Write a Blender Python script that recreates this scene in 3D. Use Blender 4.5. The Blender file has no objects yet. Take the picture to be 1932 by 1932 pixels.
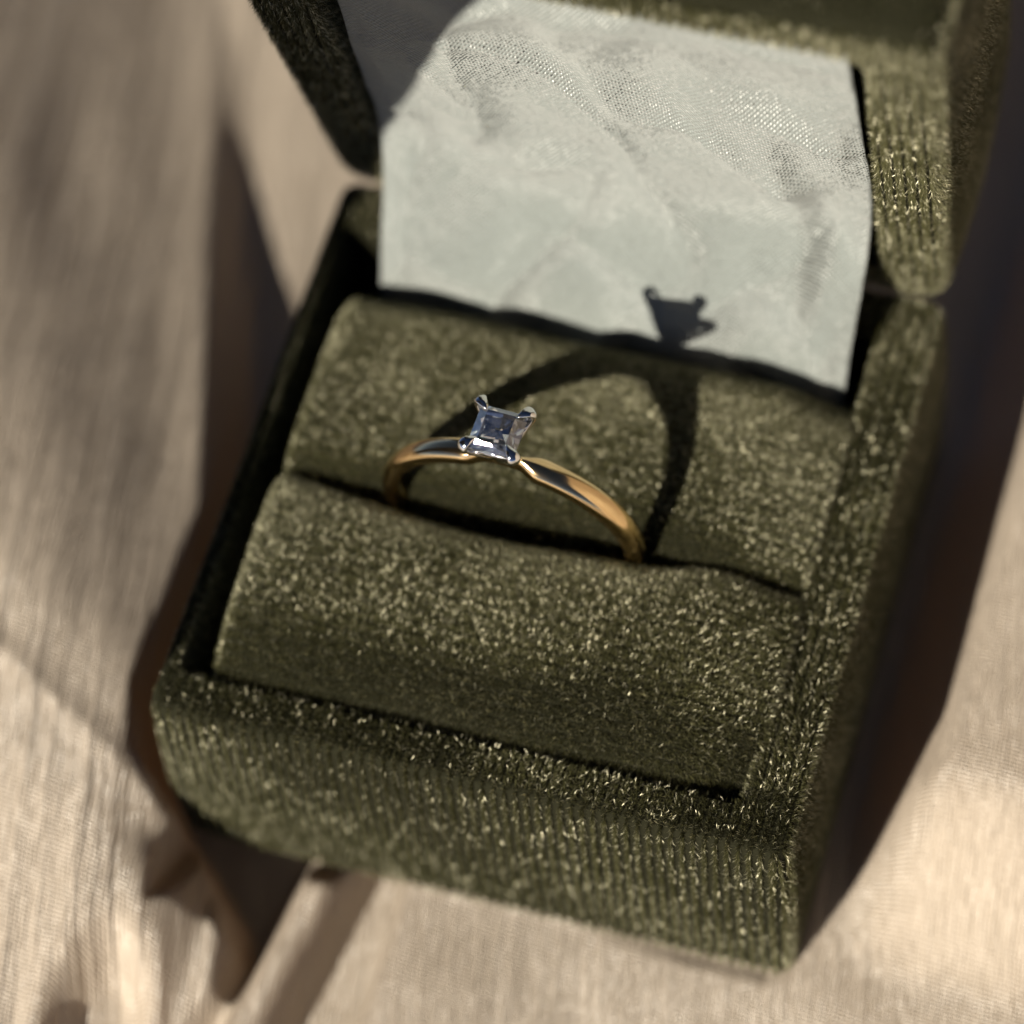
import bpy, bmesh, math
import numpy as np
from mathutils import Vector, noise as mnoise

MM = 0.001
rng = np.random.default_rng(7)
SC = bpy.context.scene
COL = SC.collection

# ------------------------------------------------------------------ camera, sky, sun, exposure
EL, AZ, ROLL, DIST = math.radians(60), math.radians(23.3), math.radians(-7.8), 310.0
TGT = Vector((-2.8, 23.2, 0.0))
CAM = TGT + DIST * Vector((math.sin(AZ) * math.cos(EL), -math.cos(AZ) * math.cos(EL), math.sin(EL)))
cd = bpy.data.cameras.new("camera")
cam = bpy.data.objects.new("camera", cd)
COL.objects.link(cam)
fw = (TGT - CAM).normalized()
rt = fw.cross(Vector((0, 0, 1))).normalized()
up = rt.cross(fw)
c_, s_ = math.cos(ROLL), math.sin(ROLL)
r2, u2 = c_ * rt + s_ * up, -s_ * rt + c_ * up
from mathutils import Matrix
cam.matrix_world = Matrix(((r2.x, u2.x, -fw.x, CAM.x * MM), (r2.y, u2.y, -fw.y, CAM.y * MM),
                           (r2.z, u2.z, -fw.z, CAM.z * MM), (0, 0, 0, 1)))
cd.sensor_width = 36.0
cd.lens = 7550 / 1932 * 36
cd.clip_start, cd.clip_end = 0.01, 50
HEAD = Vector((-2.0, 20.8, 16.6))
cd.dof.use_dof = True
cd.dof.focus_distance = (HEAD - CAM).dot(fw) * MM
cd.dof.aperture_fstop = 12.5
SC.camera = cam

SUN = Vector((7.5, 20.8, -12.6)).normalized()          # the way the light travels
sun_el = math.asin(-SUN.z)
sun_az = math.atan2(-SUN.x, -SUN.y)                    # clockwise from +Y
w = bpy.data.worlds.new("World")
SC.world = w
w.use_nodes = True
nt = w.node_tree
sky = nt.nodes.new("ShaderNodeTexSky")
sky.sky_type = 'NISHITA'
sky.sun_disc = False
sky.sun_elevation = sun_el
sky.sun_rotation = sun_az
sky.altitude = 2500
sky.air_density = 0.18
sky.dust_density = 0.5
sky.ozone_density = 0.0
nt.links.new(sky.outputs[0], nt.nodes["Background"].inputs[0])
nt.nodes["Background"].inputs[1].default_value = 0.055
sl = bpy.data.lights.new("sun", 'SUN')
sl.energy = 5.0
sl.angle = math.radians(0.5)
sl.color = (1.0, 0.905, 0.75)
so = bpy.data.objects.new("sun", sl)
COL.objects.link(so)
so.rotation_euler = SUN.to_track_quat('-Z', 'Y').to_euler()
so.location = (-0.3, -0.6, 0.6)
SC.view_settings.view_transform = 'Standard'
SC.view_settings.look = 'None'
SC.view_settings.exposure = 0.98
SC.view_settings.gamma = 1.0
SC.render.engine = 'CYCLES'
SC.cycles.use_denoising = True
SC.cycles.max_bounces = 16
SC.cycles.transmission_bounces = 14
SC.cycles.glossy_bounces = 6
SC.cycles.diffuse_bounces = 4
SC.cycles.sample_clamp_indirect = 0.0
SC.cycles.caustics_reflective = False
SC.cycles.caustics_refractive = False

# ------------------------------------------------------------------ helpers
def mesh(name, v, f, smooth=True):
    me = bpy.data.meshes.new(name)
    me.from_pydata([tuple(p) for p in v], [], [tuple(int(i) for i in q) for q in f])
    me.validate()
    me.update()
    if smooth:
        me.polygons.foreach_set("use_smooth", np.ones(len(me.polygons), bool))
    return me

def obj(name, v, f, mat, parent=None, smooth=True, origin=(0, 0, 0)):
    v = (np.asarray(v, float) - np.asarray(origin, float)) * MM
    o = bpy.data.objects.new(name, mesh(name, v, f, smooth))
    o.data.materials.append(mat)
    COL.objects.link(o)
    if parent is not None:
        o.parent = parent
    return o

def thing(name, loc, label, cat):
    o = bpy.data.objects.new(name, None)
    o.empty_display_size = 0.01
    o.location = Vector(loc) * MM
    COL.objects.link(o)
    o['label'] = label
    o['category'] = cat
    return o

def fix_normals(o):
    bm = bmesh.new()
    bm.from_mesh(o.data)
    bmesh.ops.recalc_face_normals(bm, faces=bm.faces)
    bm.to_mesh(o.data)
    bm.free()

def rrect(x0, x1, y0, y1, r, n=6, m=14):
    """rounded rectangle, counter-clockwise, with m points along every side"""
    p = []
    cs = [(x1 - r, y0 + r, -90), (x1 - r, y1 - r, 0), (x0 + r, y1 - r, 90), (x0 + r, y0 + r, 180)]
    for k, (cx, cy, a) in enumerate(cs):
        for i in range(n + 1):
            t = math.radians(a + 90 * i / n)
            p.append((cx + r * math.cos(t), cy + r * math.sin(t)))
        nx, ny, na = cs[(k + 1) % 4]
        t = math.radians(na)
        q = (nx + r * math.cos(t), ny + r * math.sin(t))
        a0 = p[-1]
        for i in range(1, m):
            p.append((a0[0] + (q[0] - a0[0]) * i / m, a0[1] + (q[1] - a0[1]) * i / m))
    return np.array(p)

def loft(loops, cap0=True, cap1=True):
    n = len(loops[0])
    v = np.concatenate(loops)
    f = []
    for k in range(len(loops) - 1):
        a, b = k * n, (k + 1) * n
        for i in range(n):
            j = (i + 1) % n
            f.append((a + i, a + j, b + j, b + i))
    if cap0:
        f.append(tuple(range(n))[::-1])
    if cap1:
        f.append(tuple(range((len(loops) - 1) * n, len(loops) * n)))
    return v, f

def sst(x):
    x = np.clip(x, 0, 1)
    return x * x * (3 - 2 * x)

def nz(p, s, seed=0.0):
    return np.array([mnoise.noise(Vector((a[0] * s + seed, a[1] * s, a[2] * s))) for a in p])

def fbm2(x, y, seed, n=5, base=1.0):
    """smooth value noise on arrays, cheap and repeatable"""
    out = np.zeros_like(x)
    amp, fr = 1.0, base
    for k in range(n):
        r = np.random.default_rng(seed + k)
        tab = r.uniform(-1, 1, (256, 256))
        xs, ys = x * fr + 37.1 * k, y * fr + 11.7 * k
        ix, iy = np.floor(xs).astype(int), np.floor(ys).astype(int)
        fx, fy = xs - ix, ys - iy
        fx, fy = fx * fx * (3 - 2 * fx), fy * fy * (3 - 2 * fy)
        a, b = tab[ix % 256, iy % 256], tab[(ix + 1) % 256, iy % 256]
        c, d = tab[ix % 256, (iy + 1) % 256], tab[(ix + 1) % 256, (iy + 1) % 256]
        out += amp * ((a * (1 - fx) + b * fx) * (1 - fy) + (c * (1 - fx) + d * fx) * fy)
        amp *= 0.5
        fr *= 2.03
    return out

# ------------------------------------------------------------------ materials
def new_mat(name):
    m = bpy.data.materials.new(name)
    m.use_nodes = True
    t = m.node_tree
    return m, t, t.nodes["Principled BSDF"]

def N(t, kind, **kw):
    n = t.nodes.new(kind)
    for k, v in kw.items():
        if k.startswith('i_'):
            n.inputs[k[2:].replace('_', ' ')].default_value = v
        else:
            setattr(n, k, v)
    return n

def mat_velvet_ground():
    m, t, b = new_mat("velvet_backing")
    b.inputs["Base Color"].default_value = (0.012, 0.012, 0.006, 1)
    b.inputs["Roughness"].default_value = 0.9
    b.inputs["Specular IOR Level"].default_value = 0.1
    no = N(t, "ShaderNodeTexNoise", i_Scale=2500.0, i_Detail=3.0)
    tc = N(t, "ShaderNodeTexCoord")
    t.links.new(tc.outputs["Object"], no.inputs["Vector"])
    bp = N(t, "ShaderNodeBump", i_Strength=0.6, i_Distance=0.0004)
    t.links.new(no.outputs["Fac"], bp.inputs["Height"])
    t.links.new(bp.outputs[0], b.inputs["Normal"])
    return m

def mat_pile():
    m, t, b = new_mat("velvet_pile")
    at = N(t, "ShaderNodeAttribute", attribute_name="tint")
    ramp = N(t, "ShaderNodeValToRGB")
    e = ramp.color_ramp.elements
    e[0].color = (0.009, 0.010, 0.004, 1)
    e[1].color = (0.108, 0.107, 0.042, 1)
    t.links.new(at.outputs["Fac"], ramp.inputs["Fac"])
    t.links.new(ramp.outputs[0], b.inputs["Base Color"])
    b.inputs["Roughness"].default_value = 0.7
    b.inputs["Specular IOR Level"].default_value = 0.15
    h = t.nodes.new("ShaderNodeBsdfHair")
    h.component = 'Reflection'
    h.inputs["Color"].default_value = (0.95, 0.91, 0.66, 1)
    h.inputs["RoughnessU"].default_value = 0.07
    h.inputs["RoughnessV"].default_value = 0.9
    fd = N(t, "ShaderNodeAttribute", attribute_name="fdir")
    t.links.new(fd.outputs["Vector"], h.inputs["Tangent"])
    sh = N(t, "ShaderNodeAttribute", attribute_name="shine")
    mr = N(t, "ShaderNodeMapRange")
    mr.inputs["To Min"].default_value = 0.06
    mr.inputs["To Max"].default_value = 0.85
    t.links.new(sh.outputs["Fac"], mr.inputs["Value"])
    mx = N(t, "ShaderNodeMixShader")
    t.links.new(mr.outputs[0], mx.inputs[0])
    tl = N(t, "ShaderNodeBsdfTranslucent")
    t.links.new(ramp.outputs[0], tl.inputs["Color"])
    m2 = N(t, "ShaderNodeMixShader"); m2.inputs[0].default_value = 0.18
    t.links.new(b.outputs[0], m2.inputs[1]); t.links.new(tl.outputs[0], m2.inputs[2])
    t.links.new(m2.outputs[0], mx.inputs[1])
    t.links.new(h.outputs[0], mx.inputs[2])
    t.links.new(mx.outputs[0], t.nodes["Material Output"].inputs["Surface"])
    return m

def mat_satin():
    m, t, b = new_mat("grey_satin")
    tc = N(t, "ShaderNodeTexCoord")
    uv = N(t, "ShaderNodeUVMap")
    wv = N(t, "ShaderNodeTexVoronoi", i_Scale=3100.0, i_Randomness=0.22)
    wv.voronoi_dimensions = '2D'
    mp = N(t, "ShaderNodeMapping")
    mp.inputs["Rotation"].default_value = (0, 0, 0.70)
    t.links.new(uv.outputs[0], mp.inputs["Vector"])
    t.links.new(mp.outputs[0], wv.inputs["Vector"])
    # every float of the weave is turned its own way, so single threads catch the sun
    sb = N(t, "ShaderNodeVectorMath", operation='SUBTRACT')
    sb.inputs[1].default_value = (0.5, 0.5, 0.5)
    t.links.new(wv.outputs["Color"], sb.inputs[0])
    sc_ = N(t, "ShaderNodeVectorMath", operation='SCALE')
    sc_.inputs["Scale"].default_value = 0.34
    t.links.new(sb.outputs[0], sc_.inputs[0])
    bp = N(t, "ShaderNodeBump", invert=True, i_Strength=1.0, i_Distance=0.00022)
    t.links.new(wv.outputs["Distance"], bp.inputs["Height"])
    ad = N(t, "ShaderNodeVectorMath", operation='ADD')
    t.links.new(sc_.outputs[0], ad.inputs[0])
    t.links.new(bp.outputs[0], ad.inputs[1])
    nm = N(t, "ShaderNodeVectorMath", operation='NORMALIZE')
    t.links.new(ad.outputs[0], nm.inputs[0])
    t.links.new(nm.outputs[0], b.inputs["Normal"])
    no = N(t, "ShaderNodeTexNoise", i_Scale=90.0, i_Detail=4.0)
    t.links.new(tc.outputs["Object"], no.inputs["Vector"])
    ramp = N(t, "ShaderNodeValToRGB")
    ramp.color_ramp.elements[0].color = (0.158, 0.178, 0.173, 1)
    ramp.color_ramp.elements[1].color = (0.208, 0.231, 0.225, 1)
    t.links.new(no.outputs["Fac"], ramp.inputs["Fac"])
    t.links.new(ramp.outputs[0], b.inputs["Base Color"])
    b.inputs["Roughness"].default_value = 0.35
    b.inputs["Specular IOR Level"].default_value = 0.6
    b.inputs["Sheen Weight"].default_value = 0.2
    return m

def mat_silk(name, thick=1.0):
    m, t, b = new_mat(name)
    tc = N(t, "ShaderNodeTexCoord")
    out = t.nodes["Material Output"]
    # the cloth is crinkled: threads wander a little sideways
    wn = N(t, "ShaderNodeTexNoise", i_Scale=150.0, i_Detail=2.0)
    t.links.new(tc.outputs["UV"], wn.inputs["Vector"])
    ws = N(t, "ShaderNodeVectorMath", operation='SUBTRACT'); ws.inputs[1].default_value = (.5, .5, .5)
    t.links.new(wn.outputs["Color"], ws.inputs[0])
    wm = N(t, "ShaderNodeVectorMath", operation='MULTIPLY'); wm.inputs[1].default_value = (0.0009, 0, 0)
    t.links.new(ws.outputs[0], wm.inputs[0])
    wa = N(t, "ShaderNodeVectorMath", operation='ADD')
    t.links.new(tc.outputs["UV"], wa.inputs[0]); t.links.new(wm.outputs[0], wa.inputs[1])
    # slubs: thick threads that run along the cloth's length, broken and uneven
    mp = N(t, "ShaderNodeMapping")
    mp.inputs["Scale"].default_value = (2000, 110, 0)
    t.links.new(wa.outputs[0], mp.inputs["Vector"])
    n1 = N(t, "ShaderNodeTexNoise", i_Scale=1.0, i_Detail=3.0, i_Roughness=0.65)
    t.links.new(mp.outputs[0], n1.inputs["Vector"])
    mp2 = N(t, "ShaderNodeMapping")
    mp2.inputs["Scale"].default_value = (560, 34, 0)
    t.links.new(wa.outputs[0], mp2.inputs["Vector"])
    n2 = N(t, "ShaderNodeTexNoise", i_Scale=1.0, i_Detail=3.0, i_Roughness=0.6)
    t.links.new(mp2.outputs[0], n2.inputs["Vector"])
    # weave
    mp3 = N(t, "ShaderNodeMapping")
    mp3.inputs["Scale"].default_value = (3000, 3000, 0)
    mp3.inputs["Rotation"].default_value = (0, 0, 0.1)
    t.links.new(wa.outputs[0], mp3.inputs["Vector"])
    ch = N(t, "ShaderNodeTexVoronoi", i_Scale=1.0, i_Randomness=0.25)
    ch.voronoi_dimensions = '2D'
    t.links.new(mp3.outputs[0], ch.inputs["Vector"])
    a1 = N(t, "ShaderNodeMath", operation='MULTIPLY_ADD')
    a1.inputs[1].default_value = 0.7
    t.links.new(n1.outputs["Fac"], a1.inputs[0])
    a2 = N(t, "ShaderNodeMath", operation='MULTIPLY')
    a2.inputs[1].default_value = 1.3
    t.links.new(n2.outputs["Fac"], a2.inputs[0])
    # slub relief scaled up on the cloth's left part to match the image's streaks
    sx = N(t, "ShaderNodeSeparateXYZ")
    t.links.new(tc.outputs["UV"], sx.inputs[0])
    sm = N(t, "ShaderNodeMapRange")
    sm.inputs["From Min"].default_value = -0.030; sm.inputs["From Max"].default_value = -0.018
    sm.inputs["To Min"].default_value = 3.0; sm.inputs["To Max"].default_value = 1.2
    t.links.new(sx.outputs["X"], sm.inputs["Value"])
    t.links.new(sm.outputs[0], a2.inputs[1])
    t.links.new(a2.outputs[0], a1.inputs[2])
    a3 = N(t, "ShaderNodeMath", operation='MULTIPLY_ADD')
    a3.inputs[1].default_value = -0.45
    t.links.new(ch.outputs["Distance"], a3.inputs[0])
    t.links.new(a1.outputs[0], a3.inputs[2])
    bp = N(t, "ShaderNodeBump", i_Strength=0.9, i_Distance=0.0006)
    t.links.new(a3.outputs[0], bp.inputs["Height"])
    ramp = N(t, "ShaderNodeValToRGB")
    ramp.color_ramp.elements[0].position = 0.35
    ramp.color_ramp.elements[1].position = 0.7
    ramp.color_ramp.elements[0].color = (0.515, 0.44, 0.36, 1)
    ramp.color_ramp.elements[1].color = (0.545, 0.47, 0.39, 1)
    t.links.new(n1.outputs["Fac"], ramp.inputs["Fac"])
    t.links.new(ramp.outputs[0], b.inputs["Base Color"])
    b.inputs["Roughness"].default_value = 0.34
    b.inputs["Specular IOR Level"].default_value = 0.9
    vs = N(t, "ShaderNodeVectorMath", operation='SUBTRACT'); vs.inputs[1].default_value = (.5, .5, .5)
    t.links.new(ch.outputs["Color"], vs.inputs[0])
    vc = N(t, "ShaderNodeVectorMath", operation='SCALE'); vc.inputs["Scale"].default_value = 0.16
    t.links.new(vs.outputs[0], vc.inputs[0])
    va = N(t, "ShaderNodeVectorMath", operation='ADD')
    t.links.new(vc.outputs[0], va.inputs[0]); t.links.new(bp.outputs[0], va.inputs[1])
    vn_ = N(t, "ShaderNodeVectorMath", operation='NORMALIZE')
    t.links.new(va.outputs[0], vn_.inputs[0])
    t.links.new(vn_.outputs[0], b.inputs["Normal"])
    tr = N(t, "ShaderNodeBsdfTranslucent")
    tr.inputs["Color"].default_value = (0.48, 0.30, 0.15, 1)
    t.links.new(bp.outputs[0], tr.inputs["Normal"])
    mx = N(t, "ShaderNodeMixShader")
    mx.inputs[0].default_value = 0.32
    t.links.new(b.outputs[0], mx.inputs[1])
    t.links.new(tr.outputs[0], mx.inputs[2])
    t.links.new(mx.outputs[0], out.inputs["Surface"])
    return m

def mat_metal(name, col, rough):
    m, t, b = new_mat(name)
    b.inputs["Base Color"].default_value = (*col, 1)
    b.inputs["Metallic"].default_value = 1.0
    tc = N(t, "ShaderNodeTexCoord")
    no = N(t, "ShaderNodeTexNoise", i_Scale=900.0, i_Detail=3.0)
    t.links.new(tc.outputs["Object"], no.inputs["Vector"])
    mr = N(t, "ShaderNodeMapRange")
    mr.inputs["To Min"].default_value = rough * 0.7
    mr.inputs["To Max"].default_value = rough * 1.4
    t.links.new(no.outputs["Fac"], mr.inputs["Value"])
    t.links.new(mr.outputs[0], b.inputs["Roughness"])
    return m

def mat_diamond():
    m, t, b = new_mat("diamond")
    g = N(t, "ShaderNodeBsdfGlass", i_IOR=2.42, i_Roughness=0.0)
    g.inputs["Color"].default_value = (0.97, 0.98, 1.0, 1)
    # faint pale haze mixed in to brighten the stone, light put into its surface
    bright_haze = N(t, "ShaderNodeBsdfDiffuse")
    bright_haze.inputs["Color"].default_value = (0.80, 0.84, 0.95, 1)
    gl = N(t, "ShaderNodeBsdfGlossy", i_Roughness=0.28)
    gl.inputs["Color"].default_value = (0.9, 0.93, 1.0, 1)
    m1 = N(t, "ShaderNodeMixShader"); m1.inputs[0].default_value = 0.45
    t.links.new(bright_haze.outputs[0], m1.inputs[1]); t.links.new(gl.outputs[0], m1.inputs[2])
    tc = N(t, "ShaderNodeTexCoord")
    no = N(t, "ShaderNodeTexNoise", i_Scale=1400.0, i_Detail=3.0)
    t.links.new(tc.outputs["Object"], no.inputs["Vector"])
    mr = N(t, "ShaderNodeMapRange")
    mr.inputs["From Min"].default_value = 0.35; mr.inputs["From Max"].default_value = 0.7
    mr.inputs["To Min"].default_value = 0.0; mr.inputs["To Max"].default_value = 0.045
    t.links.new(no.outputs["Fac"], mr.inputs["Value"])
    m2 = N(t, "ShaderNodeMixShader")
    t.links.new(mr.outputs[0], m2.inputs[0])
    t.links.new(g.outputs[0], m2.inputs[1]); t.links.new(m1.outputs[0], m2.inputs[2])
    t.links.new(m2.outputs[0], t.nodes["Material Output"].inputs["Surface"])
    return m

M_BACK, M_PILE, M_SATIN = mat_velvet_ground(), mat_pile(), mat_satin()
M_SILK = mat_silk("beige_silk")
M_GOLD = mat_metal("yellow_gold", (0.88, 0.64, 0.34), 0.13)
M_PLAT = mat_metal("white_gold", (0.80, 0.79, 0.77), 0.08)
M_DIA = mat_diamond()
def mat_shade_sheet():  # dark cloth surface for the added sheet that blocks the sun
    m, t, b = new_mat("shade_sheet_brown")
    tc = N(t, "ShaderNodeTexCoord")
    no = N(t, "ShaderNodeTexNoise", i_Scale=900.0, i_Detail=4.0)
    t.links.new(tc.outputs["Object"], no.inputs["Vector"])
    ramp = N(t, "ShaderNodeValToRGB")
    ramp.color_ramp.elements[0].color = (0.05, 0.04, 0.03, 1)
    ramp.color_ramp.elements[1].color = (0.09, 0.075, 0.055, 1)
    t.links.new(no.outputs["Fac"], ramp.inputs["Fac"])
    t.links.new(ramp.outputs[0], b.inputs["Base Color"])
    b.inputs["Roughness"].default_value = 0.9
    return m
M_SHADE_SHEET = mat_shade_sheet()

# ------------------------------------------------------------------ silk cloth (the surface everything lies on)
def cloth_h(x, y):
    z = np.full_like(x, -21.6)
    # right of the box the cloth is pushed up against it
    z += 10.5 * sst((x - 26.3) / 8.0) * sst((y - 1.0) / 15.0) * (1 - 0.35 * sst((x - 45) / 40))
    # in front of the box's left half the cloth sags below the box
    sag = sst((-6.0 - x) / 1.6) * sst((9.0 - y) / 4.0)
    z -= 5.0 * sag
    # big fold on the left, falling away to the back, with a steep right flank
    xe = np.interp(y, [-60, -30, -22, -17.5, -13.5, -9.5, -6, -2.7, 1.3, 6, 14, 25, 45, 71, 110],
                   [-34, -25.0, -20.4, -18.4, -17.2, -17.4, -18.8, -22.4, -27.0, -28.2, -28.2, -29.0, -35.6, -44.5, -60])
    yc = 4.0 - 0.50 * (x + 38)                       # crest line
    dy_ = y - yc
    xr = np.clip(x + 40, -30, 60)
    top = -5.0 - 0.24 * xr - (0.045 + 0.03 * sst((y + 9) / 5)) * np.clip(x + 31, 0, 11) ** 2
    top = top - np.where(dy_ > 0, 0.265, -0.40) * dy_ - 1.6 * np.exp(-(dy_ / 5.0) ** 2)
    wf = 2.6 + 1.8 * sst((y - 0) / 15.0)
    flank = sst((xe - x) / wf + 0.5)
    lo = z
    z = lo + np.clip(top - lo, 0, None) * flank
    # pocket that opens in the fold's front
    q_ = np.hypot((x + 25.2) / 3.0, (y + 20.0) / 6.5)
    z -= 4.5 * sst((1.3 - q_) / 0.7)
    z += 0.6 * np.exp(-((q_ - 1.45) / 0.30) ** 2)
    # narrow pleats in front of the box
    def ridge(px, py, dx, dy, wd, ht, l0, l1, ease=8.0):
        n_ = math.hypot(dx, dy); dx, dy = dx / n_, dy / n_
        s = (x - px) * dx + (y - py) * dy
        q = (x - px) * -dy + (y - py) * dx
        return ht * np.exp(-np.abs(q / wd) ** 3.4) * sst((s - l0) / ease + .5) * sst((l1 - s) / 8 + .5)
    z += ridge(-12.7, -1, -0.16, -1, 2.1, 6.6, -7.0, 70, 6.0)
    z += ridge(45, 10, 0.12, -1, 9.0, 1.5, -60, 60)
    z += ridge(30, -18, 0.5, -1, 10.0, 0.7, -40, 60)
    z += 0.6 * fbm2(x * 0.045, y * 0.02, 11, 4) + 1.1 * fbm2((x + 0.25 * y) * 0.09, y * 0.022, 51, 2) * sst((np.abs(x) - 24) / 10)
    z += 0.5 * fbm2((x + 0.2 * y) * 0.16, y * 0.03, 57, 2) * sst((-2 - y) / 6)
    # unseen heap added well to the right to bounce sunlight onto the box
    z += 100 * sst((x - 43) / 38) * sst((y + 45) / 40)
    # flat under the box
    under = sst((26.0 - np.abs(x)) / 2.0) * sst((25.4 - np.abs(y - 25)) / 2.0) * (1 - sag)
    z = z * (1 - under) + (-21.9) * under
    lid_ = -21.9 + 0.9 * np.clip(-0.4 - y, 0, 40)
    z = np.where((np.abs(x) < 24) & (y > -12) & (y < 50), np.minimum(z, lid_), z)
    return z

def axis(lo, hi, step, far):
    a = list(np.arange(lo, hi + 1e-6, step))
    s, v = step, lo
    while v > -far:
        s *= 1.25; v -= s; a.insert(0, v)
    s, v = step, hi
    while v < far:
        s *= 1.25; v += s; a.append(v)
    return np.array(a)

def build_cloth():
    ax, ay = axis(-66, 56, 0.45, 600), axis(-38, 100, 0.55, 700)
    X, Y = np.meshgrid(ax, ay)
    Z = cloth_h(X, Y)
    nx, ny = len(ax), len(ay)
    v = np.stack([X.ravel(), Y.ravel(), Z.ravel()], 1)
    i = (np.arange(ny - 1)[:, None] * nx + np.arange(nx - 1)[None]).ravel()
    f = np.stack([i, i + 1, i + nx + 1, i + nx], 1)
    o = obj("silk_cloth", v, f, M_SILK)
    # UV follows the cloth: x along the weft, arc length up the warp
    du = np.concatenate([np.zeros((ny, 1)), np.cumsum(np.diff(X, axis=1), 1)], 1)
    du -= du[:, [np.argmin(abs(ax))]]
    uvp = np.stack([du.ravel() * MM, Y.ravel() * MM], 1)
    # threads lie at a slight slant, as the photo's folds pull them
    uvp[:, 0] += 0.20 * uvp[:, 1]
    ul = o.data.uv_layers.new(name="UVMap")
    li = np.empty(len(o.data.loops), int)
    o.data.loops.foreach_get("vertex_index", li)
    ul.data.foreach_set("uv", uvp[li].ravel())
    o['label'] = "creased beige silk cloth with slubby threads lying under the open ring box"
    o['category'] = "cloth"
    return o
cloth = build_cloth()

# unseen sheet added towards the sun; its cut outline shades the box's left side
def build_shade_sheet():
    d = np.array(SUN); e1 = np.cross(d, [0, 0, 1.0]); e1 /= np.linalg.norm(e1); e2 = np.cross(e1, d)
    low = np.array([(-420, -60), (-150, -40), (-112, 16), (-90, 19), (-60, 17), (-45, 13), (-37, 3), (-30, -4), (-24.5, -4), (-24.6, -1), (-28.6, 4.8), (-34, 11.6), (-38.3, 18.0), (-33.8, 30.2), (-29.2, 38.7), (-24.5, 47.5), (-20.6, 54), (-17, 62)], float)
    high = np.array([(-420, 330), (-190, 300), (-120, 200), (-80, 130), (-55, 98), (-30, 78), (-20, 70), (-17, 62)], float)
    q = np.concatenate([low, high[::-1][1:]])
    s_ = 64 + 0.57 * np.maximum(q[:, 1] - 20, 0)
    V = q[:, :1] * e1 + q[:, 1:] * e2 + np.outer(s_, -d)
    o = obj("shade_sheet", V, [tuple(range(len(V)))], M_SHADE_SHEET, smooth=False)
    bm = bmesh.new(); bm.from_mesh(o.data)
    bmesh.ops.triangulate(bm, faces=bm.faces)
    bm.to_mesh(o.data); bm.free()
    sm = o.modifiers.new("thickness", 'SOLIDIFY'); sm.thickness = 0.0012
    o['label'] = "unseen brown sheet added beside the box to shade its left side"
    o['category'] = "drape"
build_shade_sheet()

# ------------------------------------------------------------------ velvet pile
def sample_surface(o, density):
    """random points on a mesh (mm, in object space) with smooth normals; density(p, n) -> fibres per mm2"""
    me = o.data
    me.calc_loop_triangles()
    nt_ = len(me.loop_triangles)
    tri = np.empty(nt_ * 3, int); me.loop_triangles.foreach_get("vertices", tri); tri = tri.reshape(-1, 3)
    co = np.empty(len(me.vertices) * 3); me.vertices.foreach_get("co", co); co = co.reshape(-1, 3) / MM
    vn = np.empty(len(me.vertices) * 3); me.vertices.foreach_get("normal", vn); vn = vn.reshape(-1, 3)
    a, b, c = co[tri[:, 0]], co[tri[:, 1]], co[tri[:, 2]]
    fn = np.cross(b - a, c - a)
    ar = np.linalg.norm(fn, axis=1) / 2
    fnn = fn / np.maximum(2 * ar[:, None], 1e-12)
    dens = density((a + b + c) / 3, fnn)
    cnt = rng.poisson(ar * dens)
    idx = np.repeat(np.arange(nt_), cnt)
    r1, r2_ = np.sqrt(rng.random(len(idx))), rng.random(len(idx))
    w0, w1, w2 = 1 - r1, r1 * (1 - r2_), r1 * r2_
    P = a[idx] * w0[:, None] + b[idx] * w1[:, None] + c[idx] * w2[:, None]
    n = vn[tri[idx, 0]] * w0[:, None] + vn[tri[idx, 1]] * w1[:, None] + vn[tri[idx, 2]] * w2[:, None]
    n = n * 0.7 + 0.3 * fnn[idx]
    n /= np.maximum(np.linalg.norm(n, axis=1), 1e-9)[:, None]
    return P, n

def unit(v):
    return v / np.maximum(np.linalg.norm(v, axis=1), 1e-9)[:, None]

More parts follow.
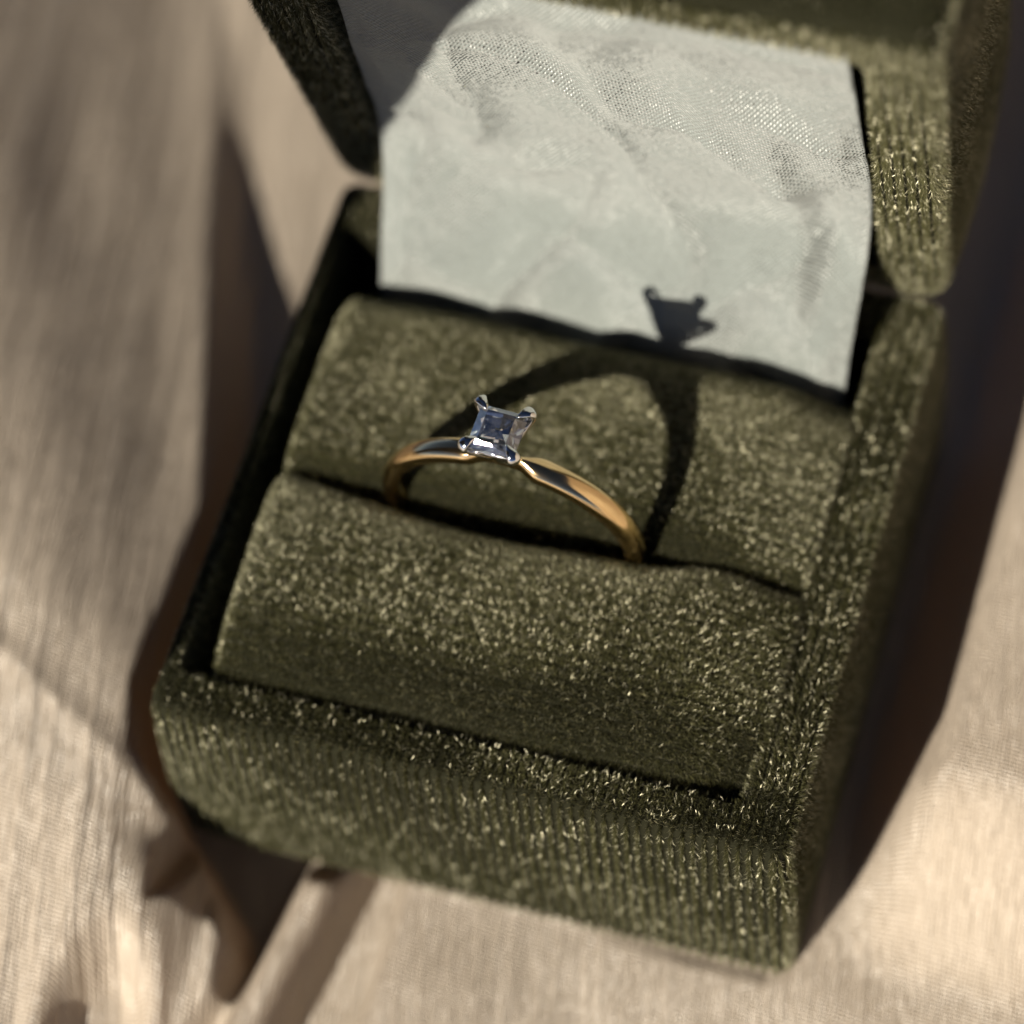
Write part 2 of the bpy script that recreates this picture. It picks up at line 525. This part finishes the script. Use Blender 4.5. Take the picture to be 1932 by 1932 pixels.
def pile(o, density, rows, length=1.0, lean=(0, 0, 0), clump=0.5, wid=0.030, seed=1, spread=0.17, lenf=None):
    """woven-in rows of short fibres: every fibre is a narrow bent blade rooted in the cloth"""
    P, n = sample_surface(o, density)
    k = len(P)
    if not k:
        return None
    # rows(P, n) -> unit direction across the rows and the rows' spacing, per point
    rd, per, cl = rows(P, n)
    ph = (P * rd).sum(1) / per
    fr = ph - np.round(ph)
    shift = -fr * cl * per
    rd_t = rd - n * (rd * n).sum(1)[:, None]
    P = P + rd_t * shift[:, None]
    brush = np.stack([fbm2(P[:, 0] * .12 + P[:, 2] * .05, P[:, 1] * .12 + P[:, 2] * .07, seed + s, 3) for s in (0, 20, 40)], 1)
    brush2 = np.stack([fbm2(P[:, 0] * .055 + P[:, 2] * .03, P[:, 1] * .07 + P[:, 2] * .05, seed + s, 3) for s in (60, 70, 80)], 1)
    L = length * (0.75 + 0.45 * rng.random(k)) * (1 + 0.12 * brush[:, 0])
    if lenf is not None:
        L = L * lenf(P)
    shiny = rng.random(k) < np.where(n[:, 1] < -0.6, 0.13, 0.18)
    ln = lean(P, n) if callable(lean) else np.asarray(lean, float)
    side = ln + 0.42 * brush2 + 0.15 * brush + rng.normal(0, 1, (k, 3)) * np.where(shiny, 0.75, spread)[:, None] + rd_t * (fr * 0.5 * cl)[:, None]
    side -= n * (side * n).sum(1)[:, None]
    d1 = unit(n + 0.7 * side)
    d2 = unit(n + 1.25 * side)
    mid = P + d1 * (L * 0.5)[:, None]
    tip = mid + d2 * (L * 0.5)[:, None]
    rv = unit(np.cross(d1, rng.normal(size=(k, 3))))
    rv2 = unit(rv + 0.35 * rng.normal(size=(k, 3)))
    hw = wid * (0.7 + 0.6 * rng.random(k)) * 0.5 * np.where(shiny, 1.3, 1.0)
    L = np.where(shiny, L * 0.7, L)
    base = P - n * 0.06
    V = np.stack([base - rv * hw[:, None], base + rv * hw[:, None], mid - rv2 * hw[:, None] * .9, mid + rv2 * hw[:, None] * .9, tip], 1)
    V = (V.reshape(-1, 3) * MM).astype(np.float32)
    D = np.stack([d1, d1, unit(d1 + d2), unit(d1 + d2), d2], 1).reshape(-1, 3).astype(np.float32)
    b = np.arange(k) * 5
    T = np.stack([b, b + 1, b + 3, b, b + 3, b + 2, b + 2, b + 3, b + 4], 1).reshape(-1).astype(np.int32)
    me = bpy.data.meshes.new("velvet_pile")
    me.vertices.add(k * 5); me.vertices.foreach_set("co", V.ravel())
    me.loops.add(len(T)); me.loops.foreach_set("vertex_index", T)
    me.polygons.add(k * 3)
    me.polygons.foreach_set("loop_start", np.arange(k * 3, dtype=np.int32) * 3)
    me.update(calc_edges=True)
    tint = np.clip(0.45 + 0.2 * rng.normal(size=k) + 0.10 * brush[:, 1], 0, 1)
    tint = np.repeat(tint, 5) + np.tile([-.3, -.3, .02, .02, .22], k)  # fibre roots darkened in colour, standing in for shade deep in the pile
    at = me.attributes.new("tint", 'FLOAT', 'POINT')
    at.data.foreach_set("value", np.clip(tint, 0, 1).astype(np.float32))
    sh = me.attributes.new('shine', 'FLOAT', 'POINT')
    sh.data.foreach_set('value', np.repeat(shiny.astype(np.float32), 5))
    fdr = me.attributes.new('fdir', 'FLOAT_VECTOR', 'POINT')
    fdr.data.foreach_set('vector', D.ravel())
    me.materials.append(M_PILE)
    c = bpy.data.objects.new("velvet_pile", me)
    COL.objects.link(c)
    c.parent = o
    c['kind'] = 'stuff'
    print("pile", o.name, k)
    return c

# ------------------------------------------------------------------ the box
BOX0 = (0.0, 25.0, -21.5)
box = thing("ring_box", BOX0, "open olive green velvet ring box with grey satin lining, holding the diamond ring", "ring box")

def base_loops():
    L = []
    def outer(z, inset, r=1.3):
        p = rrect(-25 + inset, 25 - inset, inset, 50 - inset, r)
        L.append(np.c_[p, np.full(len(p), z)])
    def inner(z, grow, r=1.2):
        p = rrect(-23.9 - grow, 20.9 + grow, 3.6 - grow, 46 + grow, r)
        L.append(np.c_[p, np.full(len(p), z)])
    for z, i in ((-21.5, .35), (-21.3, .1), (-20.8, -.1), (-14, -.3), (-7, -.25), (-1.0, 0.0), (-.4, .1), (-.1, .35), (0.0, .7)):
        outer(z, i)
    for z, g in ((-.04, .3), (-.2, .08), (-.6, 0.0), (-4, 0), (-9, 0)):
        inner(z, g)
    return L
v, f = loft(base_loops())
base = obj("base", v, f, M_BACK, box, origin=BOX0)
fix_normals(base)

def pad(name, prof, x0, x1, edge=1.3, gap=None):
    """a stuffed roll: profile (y, z) carried along x with rounded ends; gap(x) pulls the slot side back"""
    st = [(x0 + edge * (1 - math.cos(math.radians(a))), -edge * (1 - math.sin(math.radians(a)))) for a in np.linspace(0, 90, 6)]
    en = [(x1 - .6 * (1 - math.cos(math.radians(a))), -.6 * (1 - math.sin(math.radians(a)))) for a in np.linspace(90, 0, 6)]
    mid = [(x, 0.0) for x in np.linspace(x0 + edge, x1 - .6, 40)[1:-1]]
    st = [(x0, -30)] + st
    en = en + [(x1, -30)]
    pr = np.array(prof, float)
    # resample the profile smoothly
    s = np.concatenate([[0], np.cumsum(np.linalg.norm(np.diff(pr, axis=0), axis=1))])
    ss = np.linspace(0, s[-1], 46)
    pr = np.stack([np.interp(ss, s, pr[:, 0]), np.interp(ss, s, pr[:, 1])], 1)
    for _ in range(3):
        pr[1:-1] = 0.25 * pr[:-2] + 0.5 * pr[1:-1] + 0.25 * pr[2:]
    zb = pr[:, 1].min()
    loops = []
    yc = pr[:, 0].mean()
    for x, dz in st + mid + en:
        q = pr.copy()
        if gap is not None:
            q[:, 0] += gap(x, q)
        q[:, 1] = np.maximum(q[:, 1] + dz - 1.7 * float(sst((x - 14.5) / 6.0)) * (q[:, 1] > -1.5) + 0.18 * math.sin(x * .31 + yc), zb)
        loops.append(np.c_[np.full(len(q), x), q])
    n = len(pr)
    V = np.concatenate(loops)
    F = []
    for k in range(len(loops) - 1):
        for i in range(n - 1):
            F.append((k * n + i, k * n + i + 1, (k + 1) * n + i + 1, (k + 1) * n + i))
    o = obj(name, V, F, M_BACK, box, origin=BOX0)
    fix_normals(o)
    # outward is up
    me = o.data
    up_ = sum(p.normal.z * p.area for p in me.polygons)
    if up_ < 0:
        me.flip_normals()
    return o

slot = lambda x: -0.55 * float(sst((x - 9.5) / 3.5)) - 0.3 * float(sst((-17.5 - x) / 2.0)) + 1.1 * max(0.0, 1 - ((x + 1.8) / 16.0) ** 2)
front_pad = pad("cushion", [(3.6, -8.8), (3.5, -3.0), (3.75, -1.2), (5.2, 0.3), (8.4, 1.7), (12, 2.4), (16, 2.6), (19.2, 2.4), (20.7, 1.8), (21.2, 0.6), (21.3, -1.5), (21.3, -8.8)], -21.0, 21.0,
                gap=lambda x, q: -slot(x) * sst((q[:, 0] - 15) / 5.5))
back_pad = pad("cushion", [(21.4, -8.8), (21.4, -1.5), (21.6, 0.6), (22.4, 1.8), (24, 2.4), (27, 2.6), (32, 2.7), (36, 2.3), (38.2, 1.2), (39.5, -0.8), (40.0, -3), (40.1, -8.8)], -20.8, 20.8,
               gap=lambda x, q: 0.5 * slot(x) * sst((27 - q[:, 0]) / 5.5))

# lid: its own axes are x, u (up from the hinge) and w (depth behind the rim)
LA = math.radians(-13)
LU = np.array([0, math.sin(LA), math.cos(LA)])
LN = np.array([0, math.cos(LA), -math.sin(LA)])
def lidp(x, u, wd):
    x, u, wd = np.broadcast_arrays(np.asarray(x, float), np.asarray(u, float), np.asarray(wd, float))
    x = x * (1 + 0.0009 * u) - 0.03 * u * (x < 0) * np.abs(x) / 25
    return np.array([0, 50.0, 0.0]) + x[..., None] * np.array([1.0, 0, 0]) + u[..., None] * LU + wd[..., None] * LN

def lid_loops():
    L = []
    def outer(wd, inset, r=2.6):
        p = rrect(-25 + inset, 25 - inset, .3 + inset, 50.3 - inset, r)
        L.append(lidp(p[:, 0], p[:, 1], wd))
    def inner(wd, grow, r=1.4):
        p = rrect(-20.0 - grow, 19.9 + grow, 5.0 - grow, 45.3 + grow, r)
        L.append(lidp(p[:, 0], p[:, 1], wd))
    for wd, i in ((22, 1.2), (21.6, .4), (20.8, 0), (14, -.4), (7, -.4), (1.3, 0), (.5, .2), (.12, .6), (0, 1.1)):
        outer(wd, i)
    for wd, g in ((0, .7), (.2, .2), (.8, 0), (4, 0), (9, 0)):
        inner(wd, g)
    return L
v, f = loft(lid_loops())
lid = obj("lid", v, f, M_BACK, box, origin=BOX0)
fix_normals(lid)

# satin: one soft sheet from behind the cushion, over the hinge and up into the lid
def build_satin():
    prof = [(40.3, -5.0), (40.5, -1.0), (41.3, 1.3), (44.0, 4.6), (46.9, 8.6)]
    for u in np.linspace(10.8, 45.6, 24):
        p = lidp(0, u, 1.0)
        prof.append((p[1], p[2]))
    pr = np.array(prof)
    s = np.concatenate([[0], np.cumsum(np.linalg.norm(np.diff(pr, axis=0), axis=1))])
    ns, nx = 150, 120
    ss = np.linspace(0, s[-1], ns)
    pr = np.stack([np.interp(ss, s, pr[:, 0]), np.interp(ss, s, pr[:, 1])], 1)
    for _ in range(420):
        pr[1:-1] = 0.25 * pr[:-2] + 0.5 * pr[1:-1] + 0.25 * pr[2:]
    X = np.linspace(-1, 1, nx)
    t = np.gradient(pr, axis=0)
    nrm = np.stack([-t[:, 1], t[:, 0]], 1)
    nrm /= np.linalg.norm(nrm, axis=1)[:, None]
    XX, SS = np.meshgrid(X, ss)
    hw = 19.5 - 0.3 * np.cos(SS / s[-1] * 6)
    px = XX * hw
    # soft creases: ridged noise, with one long crease down the right side
    def pn(fx, fy, z, rot=0.0):
        c, s_ = math.cos(rot), math.sin(rot)
        a, b = px * c + SS * s_, -px * s_ + SS * c
        return np.array([mnoise.noise(Vector((p * fx, q * fy, z))) for p, q in zip(a.ravel(), b.ravel())]).reshape(px.shape)
    g = pn(.085, .085, 3.3) + 0.6 * pn(.19, .12, 9.1, 0.5)
    rid = (1 - np.abs(pn(.10, .055, 5.2, -0.45)) * 2.2).clip(0) ** 2 * 0.8 + (1 - np.abs(pn(.12, .06, 14.6, 0.7)) * 2.6).clip(0) ** 2 * 0.6
    crease = np.exp(-((px - 13.5 - 1.2 * np.sin(SS * .12)) / 1.2) ** 2) * sst((SS - 6) / 6) * sst((40 - SS) / 10)
    dent = np.exp(-((px - 16.8) / 2.2) ** 2 - ((SS - 21) / 6.5) ** 2)
    fade = sst((1 - np.abs(XX)) / 0.12) * 0.8 + 0.2
    disp = 0.9 * (1.25 * g + 1.3 * rid + 0.8 * crease - 1.2 * dent) * fade * sst((s[-1] - SS) / 5)
    Y = pr[:, 0][:, None] + disp * nrm[:, 0][:, None]
    Z = pr[:, 1][:, None] + disp * nrm[:, 1][:, None]
    V = np.stack([px.ravel(), Y.ravel(), Z.ravel()], 1)
    i = (np.arange(ns - 1)[:, None] * nx + np.arange(nx - 1)[None]).ravel()
    F = np.stack([i, i + 1, i + nx + 1, i + nx], 1)
    o = obj("satin_lining", V, F, M_SATIN, box, origin=BOX0)
    ul = o.data.uv_layers.new(name="UVMap")
    li = np.empty(len(o.data.loops), int)
    o.data.loops.foreach_get("vertex_index", li)
    ul.data.foreach_set("uv", (np.stack([px.ravel(), SS.ravel()], 1) * MM)[li].ravel())
    sm = o.modifiers.new("thickness", 'SOLIDIFY')
    sm.thickness = 0.00025
    sm.offset = 0
    return o
satin = build_satin()

# ------------------------------------------------------------------ the ring
RC = np.array([-1.96, 21.38, 2.56]); RO = 10.75
TILT, YAW = -0.05, -0.047
cz_, sz_ = math.cos(YAW), math.sin(YAW)
RX = np.array([cz_, sz_, 0.0])
RU = np.array([-sz_ * math.sin(TILT), cz_ * math.sin(TILT), math.cos(TILT)])
RY = np.cross(RU, RX)
RING0 = tuple(RC - RU * RO)
ring = thing("diamond_ring", RING0, "yellow gold ring with one square diamond in white prongs, standing in the cushion slot", "ring")
def rp(x, y, z):
    """ring axes: x across the finger hole, y along the finger, z towards the stone; origin in the ring's centre"""
    x, y, z = np.broadcast_arrays(np.asarray(x, float), np.asarray(y, float), np.asarray(z, float))
    return RC + x[..., None] * RX + y[..., None] * RY + z[..., None] * RU

def build_band():
    m, n = 180, 24
    loops = []
    for k in range(m):
        a = 2 * math.pi * k / m                   # 0 at the stone
        da = abs((a + math.pi) % (2 * math.pi) - math.pi)
        wdt = 0.70 + 1.22 * float(sst((math.degrees(da) - 6.5) / 11))     # narrow under the stone, full after the shoulder
        wdt -= 0.15 * float(sst((math.degrees(da) - 60) / 100))
        th = 1.55 + 0.20 * math.exp(-(math.degrees(da) / 24) ** 2) - 0.1 * float(sst((math.degrees(da) - 40) / 80))
        ro = RO - 0.15 + 0.10 * math.exp(-(math.degrees(da) / 25) ** 2)
        lp = []
        for i in range(n):
            t = 2 * math.pi * i / n
            c, s = math.cos(t), math.sin(t)
            e = 0.97
            yy = math.copysign(abs(c) ** e, c) * wdt / 2
            rr = math.copysign(abs(s) ** (0.85 if s > 0 else 0.5), s) * th / 2
            r_ = ro - th / 2 + rr
            lp.append(rp(r_ * math.sin(a), yy, r_ * math.cos(a)))
        loops.append(np.array(lp))
    V = np.concatenate(loops)
    F = []
    for k in range(m):
        for i in range(n):
            j, k2 = (i + 1) % n, (k + 1) % m
            F.append((k * n + i, k * n + j, k2 * n + j, k2 * n + i))
    o = obj("band", V, F, M_GOLD, ring, origin=RING0)
    fix_normals(o)
    return o
band = build_band()

HZ = RO + 3.25                                     # girdle height above the ring's centre
SH = 1.85                                          # half side of the stone
def tube(path, rad, n=10, side=None, wide=1.0, thin=1.0):
    """tube with rounded ends along a path of points; rad per point"""
    path = np.asarray(path, float); rad = np.asarray(rad, float)
    t = unit(np.gradient(path, axis=0))
    ref = np.array([0.3, 0.2, 1.0]) if abs(t[:, 2]).mean() < .8 else np.array([1.0, 0.3, 0.1])
    loops = []
    for p, d, r in zip(path, t, rad):
        a = np.cross(d, ref) if side is None else np.asarray(side, float)
        a = a / np.linalg.norm(a); b = np.cross(d, a) * thin; a = a * wide
        th = np.arange(n) * 2 * math.pi / n
        loops.append(p + r * (np.cos(th)[:, None] * a + np.sin(th)[:, None] * b))
    return loft(loops)

def smooth_path(pts, n):
    pts = np.asarray(pts, float)
    s = np.concatenate([[0], np.cumsum(np.linalg.norm(np.diff(pts, axis=0), axis=1))])
    ss = np.linspace(0, s[-1], n)
    q = np.stack([np.interp(ss, s, pts[:, i]) for i in range(pts.shape[1])], 1)
    for _ in range(2):
        q[1:-1] = 0.25 * q[:-2] + 0.5 * q[1:-1] + 0.25 * q[2:]
    return q

# setting: a small cup on the band that the four claws grow from, and a thin rail under the stone
def build_setting():
    loops = []
    for z, h in ((RO - 1.0, .42), (RO - .3, .52), (RO + .2, .70), (RO + .8, 1.0), (RO + 1.4, 1.24), (RO + 2.15, 1.5), (RO + 2.12, 1.36), (RO + .6, .5)):
        q = rrect(-h, h, -h, h, h * .55, 4, 3)
        loops.append(rp(q[:, 0], q[:, 1], z))
    v1, f1 = loft(loops)
    o = obj("setting", v1, f1, M_PLAT, ring, origin=RING0)
    fix_normals(o)
    lo = []
    for dz, hh in ((-.14, 1.52), (.14, 1.6), (.16, 1.44), (-.12, 1.36), (-.14, 1.52)):
        q = rrect(-hh, hh, -hh, hh, .2, 4, 3)
        lo.append(rp(q[:, 0], q[:, 1], RO + 2.35 + dz))
    v2, f2 = loft(lo, False, False)
    r_ = obj("gallery_rail", v2, f2, M_PLAT, o, origin=RING0)
    fix_normals(r_)
    return o
setting = build_setting()
for sx in (-1, 1):
    for sy in (-1, 1):
        pts = [(0.62, 0.62, RO + .2, .30), (1.05, 1.05, RO + 1.1, .36), (1.62, 1.62, RO + 2.35, .42), (1.95, 1.95, HZ - .15, .52), (2.08, 2.08, HZ + .20, .56),
               (2.04, 2.04, HZ + .52, .54), (1.84, 1.84, HZ + .74, .46), (1.60, 1.60, HZ + .82, .34), (1.36, 1.36, HZ + .80, .20), (1.18, 1.18, HZ + .74, .06), (1.12, 1.12, HZ + .72, .02)]
        q = smooth_path(pts, 26)
        path = rp(q[:, 0] * sx, q[:, 1] * sy, q[:, 2])
        v, f = tube(path, q[:, 3], 16, side=RX * sx - RY * sy, wide=1.0, thin=0.55)
        p = obj("prong", v, f, M_PLAT, setting, origin=RING0)
        fix_normals(p)

# the stone's facets as planes (nx, ny, nz, d) in millimetres round the girdle's centre: table, then for every side
# the girdle, two crown facets and three pairs of pavilion chevrons, angles searched so the shape flashes the sun to the lens
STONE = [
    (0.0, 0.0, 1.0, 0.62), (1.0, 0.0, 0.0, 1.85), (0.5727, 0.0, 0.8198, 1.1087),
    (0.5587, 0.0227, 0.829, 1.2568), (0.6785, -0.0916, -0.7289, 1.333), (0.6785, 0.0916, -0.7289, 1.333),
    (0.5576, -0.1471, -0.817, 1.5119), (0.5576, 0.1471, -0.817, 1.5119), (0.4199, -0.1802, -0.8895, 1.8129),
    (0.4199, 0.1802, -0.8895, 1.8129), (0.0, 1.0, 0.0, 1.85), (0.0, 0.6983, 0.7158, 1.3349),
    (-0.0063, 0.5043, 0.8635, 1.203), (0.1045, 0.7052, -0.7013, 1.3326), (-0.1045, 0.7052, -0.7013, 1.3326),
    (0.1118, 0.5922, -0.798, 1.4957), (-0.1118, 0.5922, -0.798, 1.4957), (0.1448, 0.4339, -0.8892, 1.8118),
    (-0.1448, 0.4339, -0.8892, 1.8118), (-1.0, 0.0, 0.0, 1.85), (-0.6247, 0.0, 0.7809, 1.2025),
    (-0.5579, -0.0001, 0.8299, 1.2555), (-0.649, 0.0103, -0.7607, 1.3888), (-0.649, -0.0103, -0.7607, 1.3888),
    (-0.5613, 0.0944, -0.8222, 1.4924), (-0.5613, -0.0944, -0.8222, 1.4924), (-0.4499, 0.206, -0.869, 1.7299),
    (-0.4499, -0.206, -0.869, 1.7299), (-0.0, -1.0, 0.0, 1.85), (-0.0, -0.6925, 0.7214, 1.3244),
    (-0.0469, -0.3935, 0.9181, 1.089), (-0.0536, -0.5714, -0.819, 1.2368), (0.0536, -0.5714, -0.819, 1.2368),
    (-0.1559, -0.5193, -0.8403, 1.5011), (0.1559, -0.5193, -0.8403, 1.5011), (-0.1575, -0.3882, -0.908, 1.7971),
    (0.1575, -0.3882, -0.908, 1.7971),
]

def build_diamond():
    pl = np.array(STONE)
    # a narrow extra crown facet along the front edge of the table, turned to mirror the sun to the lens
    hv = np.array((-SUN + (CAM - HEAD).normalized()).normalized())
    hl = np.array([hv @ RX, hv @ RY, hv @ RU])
    def corners(p):
        out = []
        n, d = p[:, :3], p[:, 3]
        m = len(p)
        import itertools
        tr = np.array(list(itertools.combinations(range(m), 3)))
        A = n[tr]
        det = np.linalg.det(A)
        ok = np.abs(det) > 1e-4
        X = np.linalg.solve(A[ok], d[tr[ok]][..., None])[..., 0]
        return X[((X @ n.T) <= d + 1e-4).all(1)]
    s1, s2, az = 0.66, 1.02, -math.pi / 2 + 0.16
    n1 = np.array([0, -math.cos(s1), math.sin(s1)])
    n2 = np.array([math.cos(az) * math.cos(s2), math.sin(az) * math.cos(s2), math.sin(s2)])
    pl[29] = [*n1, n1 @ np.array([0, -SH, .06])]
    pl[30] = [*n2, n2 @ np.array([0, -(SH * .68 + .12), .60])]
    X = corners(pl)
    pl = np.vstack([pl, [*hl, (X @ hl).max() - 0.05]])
    X = corners(pl)
    X = X[np.unique(np.round(X, 3), axis=0, return_index=True)[1]]
    W = (rp(X[:, 0], X[:, 1], X[:, 2] + HZ) - np.array(RING0)) * MM
    bm = bmesh.new()
    for p in W * 1000:
        bm.verts.new(p)
    bmesh.ops.convex_hull(bm, input=list(bm.verts))
    bmesh.ops.delete(bm, geom=[v for v in bm.verts if not v.link_faces], context='VERTS')
    bmesh.ops.dissolve_limit(bm, angle_limit=math.radians(0.4), verts=list(bm.verts), edges=list(bm.edges))
    bmesh.ops.recalc_face_normals(bm, faces=bm.faces)
    bmesh.ops.scale(bm, vec=(MM, MM, MM), verts=list(bm.verts))
    me = bpy.data.meshes.new("diamond")
    bm.to_mesh(me); bm.free()
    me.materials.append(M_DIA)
    o = bpy.data.objects.new("diamond", me)
    COL.objects.link(o)
    o.parent = ring
    print("stone facets", len(me.polygons))
    return o
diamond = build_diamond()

# ------------------------------------------------------------------ pile on every velvet part
OFF = np.array(BOX0)
PER = 0.86
def rows_base(p, n):
    k = len(p)
    rd = np.zeros((k, 3)); cl = np.full(k, 0.25)
    side = np.abs(n[:, 0]) > 0.6
    rd[:] = (1, 0, 0)
    rd[side] = (0, 1, 0)
    front = n[:, 1] < -0.55
    cl[front] = 0.74
    return rd, PER, cl
def dens_base(c, n):
    w_ = c + OFF
    d = np.full(len(c), 135.0)
    d[n[:, 1] > 0.5] = 14
    d[n[:, 2] < -0.5] = 0
    d[(n[:, 0] < -0.5) & (w_[:, 0] < -24)] = 18
    inside = (w_[:, 2] < -0.7) & (np.abs(w_[:, 0]) < 23.5) & (w_[:, 1] > 2.5) & (w_[:, 1] < 47)
    d[inside] = 0
    d[inside & (n[:, 2] > 0.5)] = 20
    d[w_[:, 2] < -8.5] *= np.where(inside[w_[:, 2] < -8.5], 0, 1)
    return d
def lean_base(p, n):
    l = np.zeros((len(p), 3))
    w_ = p + OFF
    l[(n[:, 2] > 0.6) & (w_[:, 1] < 5)] = (0.15, -0.38, 0)      # the front ledge is brushed towards the front
    l[n[:, 1] < -0.6] = (0, 0, -0.15)
    return l
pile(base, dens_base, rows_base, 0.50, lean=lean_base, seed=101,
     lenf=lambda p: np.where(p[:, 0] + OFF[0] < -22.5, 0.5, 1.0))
def rows_pad(p, n):
    k = len(p)
    return np.tile([0.0, 1.0, 0.0], (k, 1)), PER, np.full(k, 0.22)
def dens_pad(c, n):
    w_ = c + OFF
    d = np.full(len(c), 150.0)
    d[w_[:, 2] < -3.0] = 14
    d[w_[:, 2] < -6.0] = 0
    return d
def lean_pad(p, n):
    y = p[:, 1] + OFF[1]
    a = sst((y - 7.0) / 4.5)[:, None]
    return a * np.array([0.05, 0.42, 0]) + (1 - a) * np.array([0.05, -0.10, 0])
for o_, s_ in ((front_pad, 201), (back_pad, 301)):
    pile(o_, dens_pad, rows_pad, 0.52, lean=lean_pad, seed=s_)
def rows_lid(p, n):
    k = len(p)
    rd = np.tile([1.0, 0.0, 0.0], (k, 1))
    rd[np.abs(n[:, 0]) > 0.6] = LU
    return rd, PER, np.full(k, 0.35)
def dens_lid(c, n):
    w_ = c + OFF - np.array([0, 50.0, 0])
    wd, u = w_ @ LN, w_ @ LU
    d = np.full(len(c), 120.0)
    nb = n @ LN
    d[nb > 0.5] = 8
    d[(n[:, 0] < -0.5)] = 14
    d[(n @ LU < -0.5)] = 14
    d[(n @ LU > 0.5)] = 20
    ins = (np.abs(w_[:, 0]) < 20.5) & (u > 4) & (u < 46) & (wd > 1)
    d[ins] = 8
    d[ins & (wd > 6)] = 0
    return d
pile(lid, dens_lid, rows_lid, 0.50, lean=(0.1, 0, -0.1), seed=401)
